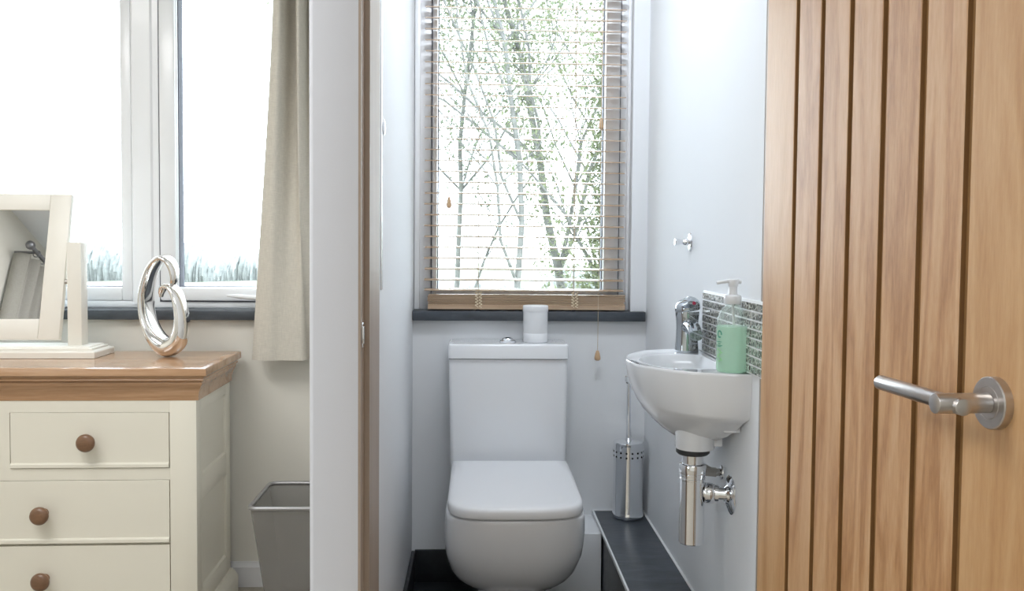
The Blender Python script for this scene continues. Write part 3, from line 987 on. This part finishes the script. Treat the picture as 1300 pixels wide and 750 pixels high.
# end panels: stiles, rails, recessed panels with an ogee
for side in (1, -1):
    xs = (X1 - .020, X1) if side > 0 else (X0, X0 + .020)
    box(bm, xs[0], xs[1], Y0 + .0452, Y0 + .055, .0751, .6895)
    box(bm, xs[0], xs[1], Yb - .050, Yb, .0751, .6895, .001)
    for z0, z1 in ((.655, .6895), (.395, .460), (.0751, .128)):
        box(bm, xs[0], xs[1], Y0 + .054, Yb - .049, z0, z1, .001)
    px = X1 - .012 if side > 0 else X0
    box(bm, px, px + .012 if side < 0 else px + .004, Y0 + .05, Yb - .045, .12, .66)
    # sloping bead at the foot of each panel
    for zb in (.460, .128):
        if side > 0:
            prism(bm, [(X1 - .009, zb - .001), (X1 - .0005, zb - .001), (X1 - .0015, zb + .0045), (X1 - .009, zb + .009)], 'y', Y0 + .054, Yb - .049)
box(bm, X0 + .01, X1 - .01, Yb - .012, Yb, .08, .69)
box(bm, X0 + .01, X1 - .01, Y0 + .05, Yb - .012, .676, .688)
dobj('carcass', bm, CREAM, smooth=25)
bm = B()
corn(bm, [(.012, .0), (.012, .050), (.0150, .058), (.0225, .068), (.0275, .0735), (.0300, .0765), (.0345, .0768)], 0, -TW, TD - .002)
dobj('plinth', bm, CREAM, smooth=25)
def drawer(x0, x1, z0, z1, knobs):
    bm = B()
    fy = Y0 + .0002
    # flat front with a thumb bead along the foot
    prism(bm, [(fy, z1 - .0010), (fy + .001, z1), (fy + .02, z1), (fy + .02, z0), (fy - .002, z0), (fy - .0048, z0 + .0015), (fy - .0048, z0 + .010), (fy - .0030, z0 + .0132), (fy, z0 + .0145)], 'x', x0 + .0016, x1 - .0016)
    box(bm, x0 + .012, x1 - .012, fy + .02, Yb - .03, z0 + .012, z1 - .012)
    dd = dobj('drawer', bm, CREAM, smooth=25)
    for kx in knobs:
        kb = B()
        p = (kx, fy, (z0 + z1) / 2 - .001)
        lathe(kb, [(0, 0), (.0125, 0), (.0120, .004), (.0095, .009), (.0090, .014), (.0125, .0195), (.0215, .0245), (.0250, .0285), (.0255, .0335), (.0235, .0385), (.0175, .0425), (.008, .0445), (0, .045)], p, (0, -1, 0), 32)
        for v in kb.verts: v.co = MDr @ v.co
        obj('knob', kb, OAKKNOB, dd, 40)
for k in range(3):
    x1 = DXR - k * (dw + .036); drawer(x1 - dw, x1, .5005, .6560, [x1 - dw / 2])
fw = DXR - DXL
for z0, z1 in ((.2865, .4640), (.0995, .2790)):
    drawer(DXL, DXR, z0, z1, [DXR - .345, DXL + .345])

# ------------------------------------------------------------------ dressing table mirror
MR = R(1.5)
MO = Vector((-1.221, 2.772, .786))       # right post foot (centre)
MMr = Matrix.Translation(MO) @ Matrix.Rotation(MR, 4, 'Z')
dm = thing('dressing_mirror', 'cream framed swivel mirror on a stand, standing on the chest of drawers', 'mirror', tuple(MO))
def mobj(name, bm, m, parent=dm, smooth=35, X=None):
    for v in bm.verts: v.co = MMr @ (X @ v.co if X else v.co)
    return obj(name, bm, m, parent, smooth)
MW = .62
bm = B()
def stepbase(prof):
    rings = []
    for i, z in prof:
        rings.append([(-MW - .07 + i, -.078 + i, z), (.079 - i, -.078 + i, z), (.079 - i, .078 - i, z), (-MW - .07 + i, .078 - i, z)])
    loft(bm, rings)
stepbase([(0, 0), (0, .016), (.002, .019), (.008, .021), (.012, .0225), (.012, .026), (.014, .0285), (.022, .0295), (.024, .0325), (.028, .0335)])
mobj('stand', bm, CREAMD, smooth=25)
for xp in (0, -MW):
    bm = B(); box(bm, xp - .021, xp + .021, -.024, .024, .032, .346, .002); p = mobj('post', bm, CREAMD)
TL = R(13.5)
XF = Matrix.Translation((0, -.012, .226)) @ Matrix.Rotation(-TL, 4, 'X')
FX1 = -.030; FX0 = -MW + .030; FH0 = -.178; FH1 = .274
fwid = .062
bm = B()
box(bm, FX1 - fwid, FX1, -.011, .011, FH0, FH1, .0025)
box(bm, FX0, FX0 + fwid, -.011, .011, FH0, FH1, .0025)
box(bm, FX0 + fwid + .0003, FX1 - fwid - .0003, -.0105, .011, FH1 - .052, FH1, .002)
box(bm, FX0 + fwid + .0003, FX1 - fwid - .0003, -.0105, .011, FH0, FH0 + .062, .002)
mobj('mirror_frame', bm, CREAMD, X=XF)
bm = B(); box(bm, FX0 + fwid - .004, FX1 - fwid + .004, -.006, .004, FH0 + .058, FH1 - .048); mobj('mirror_glass', bm, MIRROR, X=XF)
for xp, s in ((FX1, 1), (FX0, -1)):
    bm = B(); cyl(bm, (xp - .002 * s, 0, 0), (xp + .010 * s, 0, 0), .008, seg=16)
    mobj('pivot', bm, BRUSHED, X=XF)

# ------------------------------------------------------------------ silver loop sculpture
sx, sy_, sz = -.9575, 2.760, .786
K = .000478
def sp(u, v): return ((u - 205) * K, (712 - v) * K)
path = [(190, 322), (193, 290), (208, 262), (236, 250), (268, 262), (298, 300), (322, 370), (336, 460), (328, 550), (296, 612), (230, 640), (165, 595), (116, 515), (86, 420), (82, 310), (108, 200), (150, 115), (205, 72), (252, 92), (280, 148), (285, 200), (272, 240)]
hwid = [3, 12, 17, 19, 22, 26, 30, 34, 42, 54, 64, 50, 34, 25, 22, 21, 21, 21, 20, 19, 16, 10]
dep = [.010, .016, .021, .024, .027, .030, .032, .034, .036, .038, .040, .042, .042, .041, .040, .038, .036, .032, .028, .024, .020, .014]
ctr = catmull([(*sp(u, v), 0) for u, v in path], 6)
hwf = catmull([(h_ * K, d_, 0) for h_, d_ in zip(hwid, dep)], 6)
bm = B()
rings = []
SRot = Matrix.Translation((sx, sy_, sz)) @ Matrix.Rotation(R(-14), 4, 'Z')
for i, p in enumerate(ctr):
    t_ = (ctr[min(i + 1, len(ctr) - 1)] - ctr[max(i - 1, 0)]).normalized()
    nrm = Vector((t_.y, -t_.x, 0))
    hw, hd = max(hwf[i].x, .0015), max(hwf[i].y, .004)
    ring = []
    for k in range(24):
        a = 2 * PI * k / 24
        q = p + nrm * (hw * math.cos(a))
        ring.append(SRot @ Vector((q.x, hd * math.copysign(abs(math.sin(a)) ** .85, math.sin(a)), q.y)))
    rings.append(ring)
loft(bm, rings)
zmin = min(v.co.z for v in bm.verts)
for v in bm.verts: v.co.z += .7845 - zmin
for v in bm.verts: v.co.z = max(v.co.z, .786)
o = obj('loop_sculpture', bm, SILVERC, None, 60, at=(sx, sy_, sz))
tag(o, 'shiny silver looped sculpture standing on the oak top by the window', 'sculpture')

# ------------------------------------------------------------------ wire bin
wb = thing('waste_bin', 'grey wire mesh waste bin between the chest of drawers and the partition', 'bin', (-.47, 2.53, 0))
BZ = .42; bxr = -.335
T = [(-.610, 2.392), (bxr, 2.392), (bxr, 2.652), (-.610, 2.652)]
Bo = [(-.555, 2.425), (bxr - .045, 2.425), (bxr - .045, 2.62), (-.555, 2.62)]
def rr4(q, z, r, k=4):
    (x0, y0), (x1, y1) = q[0], q[2]
    return rrect(x0, x1, y0, y1, z, r, k)
bm = B()
loft(bm, [rr4(Bo, .006, .02), rr4(T, BZ, .022)], True, False)
o = obj('mesh_body', bm, WIRE, wb, 50)
so = o.modifiers.new('thickness', 'SOLIDIFY'); so.thickness = .001
bm = B(); tube(bm, rr4(T, BZ, .022, 5), .0062, 10, closed=True); obj('rim', bm, WIRERIM, wb, 50)
bm = B(); tube(bm, rr4(Bo, .006, .02, 5), .006, 10, closed=True); obj('base_ring', bm, WIRERIM, wb, 50)

# ------------------------------------------------------------------ curtains
def curtain(name, P, m, nz=40, thick=.0035, flip=False):
    """P(u, v) -> Vector; u across, v 0 top .. 1 hem"""
    nu = 120
    bm = B()
    g = [[bm.verts.new(P(i / nu, j / nz)) for i in range(nu + 1)] for j in range(nz + 1)]
    for j in range(nz):
        for i in range(nu):
            bm.faces.new((g[j][i], g[j][i + 1], g[j + 1][i + 1], g[j + 1][i]))
    o = obj(name, bm, m, None, 70)
    s_ = o.modifiers.new('thickness', 'SOLIDIFY'); s_.thickness = thick; s_.offset = 0
    return o
ZT, ZH = 2.13, .762
# section polylines (x, y) at hem and at rod
hem = [(-.640, 2.895), (-.700, 2.885), (-.7115, 2.868), (-.690, 2.852), (-.655, 2.846), (-.625, 2.853), (-.595, 2.849), (-.565, 2.846), (-.551, 2.852), (-.548, 2.872), (-.556, 2.888), (-.538, 2.893), (-.520, 2.880), (-.505, 2.886), (-.49, 2.895)]
topc = [(-.600, 2.90), (-.634, 2.885), (-.640, 2.85), (-.630, 2.815), (-.614, 2.80), (-.606, 2.83), (-.597, 2.89), (-.580, 2.90), (-.573, 2.86), (-.567, 2.815), (-.556, 2.80), (-.547, 2.83), (-.541, 2.89), (-.526, 2.90), (-.515, 2.85), (-.50, 2.83)]
ch = catmull([(a, b, 0) for a, b in hem], 10); ct = catmull([(a, b, 0) for a, b in topc], 10)
def P1(u, v):
    k = u * (len(ch) - 1); i = min(int(k), len(ch) - 2); f = k - i
    a = ch[i].lerp(ch[i + 1], f); b = ct[i].lerp(ct[i + 1], f)
    s = v ** 1.5
    s = s * (1.12 - .12 * s)
    p = b.lerp(a, min(1, s))
    zz = ZT + (ZH - ZT) * v
    return Vector((p.x + .004 * math.sin(5 * v + 3 * u), p.y + .003 * math.sin(9 * v + 7 * u), zz))
cu = curtain('curtain', P1, LINEN)
tag(cu, 'cream linen curtain hanging at the right side of the bedroom window', 'curtain')
cp = thing('curtain_pole', 'metal curtain pole above the bedroom window', 'curtain pole', (-.42, 2.85, 2.15))
bm = B(); cyl(bm, (-2.4, 2.852, 2.15), (-.44, 2.852, 2.15), .011, seg=16); lathe(bm, [(0, 0), (.012, 0), (.018, .01), (.018, .02), (0, .03)], (-.44, 2.852, 2.15), (1, 0, 0), 16); obj('rod', bm, POLE, cp)
for x_ in (-.47, -2.35):
    bm = B(); cyl(bm, (x_, 2.852, 2.15), (x_, YB, 2.15), .007, seg=12); obj('bracket', bm, POLE, cp)

# curtain on the left wall that shows in the dressing mirror
LZT, LZH = 2.20, .75
def P2(u, v):
    # a flat return edge facing the back of the room, then pleats along the wall
    if u < .16:
        t_ = u / .16
        x = XL + .012 + .095 * t_; y = .50 + .012 * math.sin(t_ * 4)
    else:
        t_ = (u - .16) / .84
        y = .50 - .62 * t_
        x = XL + .107 + .02 * min(1, t_ * 8) - .055 * (0.5 - .5 * math.cos(t_ * 2 * PI * 6.5)) * (1 - .25 * v)
    flare = (y - .2) * .10 * v
    return Vector((x + .02 * v * (u < .16) , y + flare, LZT + (LZH - LZT) * v))
cu2 = curtain('curtain', P2, LINEN2)
tag(cu2, 'grey linen curtain on the left wall, seen only reflected in the dressing mirror', 'curtain')
cp = thing('curtain_pole', 'dark curtain pole seen only reflected in the dressing mirror', 'curtain pole', (XL + .13, .5, 2.215))
bm = B(); cyl(bm, (XL + .125, .545, 2.222), (XL + .125, -1.5, 2.222), .012, seg=16); lathe(bm, [(0, -.01), (.014, -.01), (.022, .005), (.026, .02), (.022, .036), (.010, .046), (0, .047)], (XL + .125, .545, 2.222), (0, 1, 0), 20); obj('rod', bm, POLE, cp)
for y_ in (.47, -1.4):
    bm = B(); cyl(bm, (XL, y_, 2.222), (XL + .125, y_, 2.222), .008, seg=12); obj('bracket', bm, POLE, cp)
for k in range(7):
    bm = B(); y = .47 - .095 * k
    tube(bm, [(XL + .125 + .020 * math.cos(a), y, 2.214 + .020 * math.sin(a)) for a in [2 * PI * j / 18 for j in range(18)]], .003, 8, closed=True)
    obj('ring', bm, POLE, cp)

# ------------------------------------------------------------------ outside
bm = B()
n = 24
GR = [[bm.verts.new((-90 + 180 * i / n, 3.6 + 160 * (j / n) ** 1.6, -.9 - .02 * 160 * (j / n) ** 1.6 * .5 + .3 * math.sin(i * 1.3 + j))) for i in range(n + 1)] for j in range(n + 1)]
for j in range(n):
    for i in range(n):
        bm.faces.new((GR[j][i], GR[j][i + 1], GR[j + 1][i + 1], GR[j + 1][i]))
struct('ground', bm, GRASS, 180)

def tree(name, base, height, lean, seed, label, leaves=600, lsize=.05, spread=1.0, ivy=0, nb=7, rad=.07):
    rnd = random.Random(seed)
    t_ = thing(name, label, 'tree', base)
    bm = B()
    tips = []
    def grow(p, d_, L, r, depth):
        pts = [Vector(p)]
        q = Vector(p); dd = Vector(d_).normalized()
        k = 6 if depth else 10
        w0 = .28 if depth else .13
        for i in range(k):
            dd = (dd + Vector((rnd.uniform(-w0, w0), rnd.uniform(-w0, w0), rnd.uniform(-.08, .14)))).normalized()
            q = q + dd * (L / k)
            pts.append(q.copy())
        rs = [r * (1 - .62 * i / k) for i in range(k + 1)]
        tube(bm, pts, rs, 7 if depth < 2 else 4)
        if depth < 3:
            m = nb if depth == 0 else (5 if depth == 1 else 4)
            for j in range(m):
                f = .28 + .7 * (j + rnd.random() * .6) / m
                i = min(int(f * k), k - 1)
                a = rnd.uniform(0, 2 * PI)
                sd = Vector((math.cos(a) * 1.0, math.sin(a) * .7, rnd.uniform(.3, 1.1)))
                grow(pts[i], (pts[i + 1] - pts[i]).normalized() * .6 + sd.normalized() * spread, L * rnd.uniform(.38, .58), rs[i] * .55, depth + 1)
        if depth >= 1:
            tips.extend(pts[2:])
        if depth == 0:
            for _ in range(ivy * 10):
                ii = rnd.randrange(1, k)
                tips.append(pts[ii].lerp(pts[ii + 1], rnd.random()) + Vector((rnd.gauss(0, .09), rnd.gauss(0, .09), 0)))
    grow(base, lean, height, rad, 0)
    obj('trunk', bm, BARK, t_, 60)
    bm = B()
    for k in range(leaves):
        c = rnd.choice(tips) + Vector((rnd.gauss(0, .11), rnd.gauss(0, .11), rnd.gauss(0, .11)))
        u = Vector((rnd.gauss(0, 1), rnd.gauss(0, 1), rnd.gauss(0, .6))).normalized()
        w_, _ = frame_of(u)
        s = lsize * rnd.uniform(.6, 1.3)
        fold = u.cross(w_) * s * .12
        a = bm.verts.new(c - u * s); b_ = bm.verts.new(c + w_ * s * .5 + fold); c2 = bm.verts.new(c + u * s); d2 = bm.verts.new(c - w_ * s * .5 + fold)
        bm.faces.new((a, b_, c2)); bm.faces.new((a, c2, d2))
    obj('foliage', bm, IVY if ivy else LEAF, t_, recalc=False)
    return t_
tree('tree', (.98, 9.2, -1.0), 6.2, (.03, 0, 1), 3, 'tall leafy tree reaching the top of the window behind the right half of the blind', 15000, .032, .8, ivy=40, rad=.055)
tree('tree', (1.10, 8.5, -.9), 4.1, (-.02, 0, 1), 51, 'shorter trunk thickly clad in ivy, low behind the right half of the blind', 11000, .034, .55, ivy=160, nb=4, rad=.05)
tree('tree', (.30, 8.0, -.9), 5.6, (.10, .05, 1), 11, 'bare branching tree behind the middle of the blind', 7500, .03, 1.0, rad=.036)
tree('tree', (-.32, 10.8, -1.0), 5.6, (.12, 0, 1), 21, 'slender leaning tree behind the left half of the blind', 8500, .034, .95, rad=.04)
tree('tree', (1.85, 12.2, -1.0), 6.6, (-.10, 0, 1), 33, 'many-branched tree behind the right edge of the blind', 10000, .036, 1.0, ivy=25, rad=.045)

def hedge(loc, L, H, seed, label, m):
    rnd = random.Random(seed)
    bm = B()
    nx, nz = 150, 14
    ph = [rnd.uniform(0, 6.28) for _ in range(6)]
    rings = []
    for i in range(nx + 1):
        u = i / nx
        x = loc[0] - L / 2 + L * u
        hh = H * (.74 + .14 * math.sin(u * 9 + ph[0]) + .08 * math.sin(u * 23 + ph[1]) + .05 * math.sin(u * 61 + ph[2]) + .03 * math.sin(u * 120 + ph[3]))
        hh *= min(1, math.sin(PI * min(1, .04 + u * 5) / 2), math.sin(PI * min(1, .04 + (1 - u) * 5) / 2))
        ring = []
        for k in range(nz + 1):
            a = PI * k / nz
            ring.append((x, loc[1] + 2.0 * math.cos(a) * (1 + rnd.uniform(-.12, .12)), loc[2] + hh * math.sin(a) ** .7 * (1 + rnd.uniform(-.045, .045))))
        rings.append(ring)
    loft(bm, rings, True, True)
    o = obj('hedge', bm, m, None, 60, at=loc)
    tag(o, label, 'hedge')
    return o
hedge((-17.5, 62, -1.9), 12.5, 3.5, 2, 'hazy line of bushes far beyond the bedroom window, behind the sculpture', HEDGE)
hedge((-29.8, 67, -1.9), 15, 3.9, 5, 'hazy bushes far beyond the bedroom window, beside the dressing mirror', HEDGE)
hedge((2, 34, -1.6), 12, 2.1, 8, 'pale hedge beyond the trees, low in the washroom window', HEDGE)

# ------------------------------------------------------------------ light
wd = bpy.data.worlds.new('World'); bpy.context.scene.world = wd
wd.use_nodes = True
nt = wd.node_tree
bg = nt.nodes['Background']
tc = N(nt, 'ShaderNodeTexCoord'); sp_ = N(nt, 'ShaderNodeSeparateXYZ')
nt.links.new(tc.outputs['Generated'], sp_.inputs[0])
rm = N(nt, 'ShaderNodeValToRGB')
rm.color_ramp.elements[0].position = .45; rm.color_ramp.elements[0].color = (.82, .91, 1.0, 1)
rm.color_ramp.elements[1].position = 1.0; rm.color_ramp.elements[1].color = (.76, .88, 1.0, 1)
nt.links.new(sp_.outputs['Z'], rm.inputs['Fac'])
nt.links.new(rm.outputs['Color'], bg.inputs['Color'])
bg.inputs['Strength'].default_value = 7.0

def area(name, loc, rot, sx_, sy2, power, col=(1, 1, 1), portal=False):
    l = bpy.data.lights.new(name, 'AREA')
    l.shape = 'RECTANGLE'; l.size = sx_; l.size_y = sy2; l.energy = power; l.color = col
    o = bpy.data.objects.new(name, l); C.objects.link(o)
    o.location = loc; o.rotation_euler = rot
    if portal: l.cycles.is_portal = True
    return o
area('portal_washroom', (.155, FY + .1, 1.51), (R(-90), 0, 0), .66, 1.14, 1, portal=True)
area('portal_bedroom', (-1.3, FY + .1, 1.51), (R(-90), 0, 0), 1.86, 1.16, 1, portal=True)
area('portal_left', (XL - .15, -.45, 1.5), (0, R(-90), 0), 1.18, 1.58, 1, portal=True)
# fill lights added below the bedroom and washroom ceilings, no fittings there
area('bedroom_fill_light', (-1.4, 1.2, CZ - .03), (0, 0, 0), 1.2, 1.0, 26.5, (1, .995, .985))
area('bedroom_fill_light_two', (.1, -.9, CZ - .03), (0, 0, 0), 1.2, 1.0, 15.5, (.965, .98, 1))
area('washroom_fill_light', (.17, 2.0, CZ - .03), (R(32), 0, 0), .5, .35, 11.5, (.88, .94, 1))

# ------------------------------------------------------------------ camera
cam = bpy.data.cameras.new('Camera'); co = bpy.data.objects.new('Camera', cam); C.objects.link(co)
cam.sensor_fit = 'HORIZONTAL'; cam.sensor_width = 36
cam.lens = 1130 / 1300 * 36
cam.shift_y = -15.8 / 1300
cam.clip_start = .02; cam.clip_end = 1000
pitch, roll, yaw = R(2.443), R(.476), R(2.28)
W = Vector((math.sin(yaw) * math.cos(pitch), math.cos(yaw) * math.cos(pitch), -math.sin(pitch)))
r0 = Vector((math.cos(yaw), -math.sin(yaw), 0)); u0 = r0.cross(W)
Rv = r0 * math.cos(roll) + u0 * math.sin(roll)
Uv = -r0 * math.sin(roll) + u0 * math.cos(roll)
Mx = Matrix((( Rv.x, Uv.x, -W.x), (Rv.y, Uv.y, -W.y), (Rv.z, Uv.z, -W.z))).to_4x4()
Mx.translation = Vector((0, 0, 1.135))
co.matrix_world = Mx
bpy.context.scene.camera = co

vs = bpy.context.scene.view_settings
vs.view_transform = 'Standard'; vs.look = 'None'; vs.gamma = 1; vs.exposure = .3
vs.use_curve_mapping = False
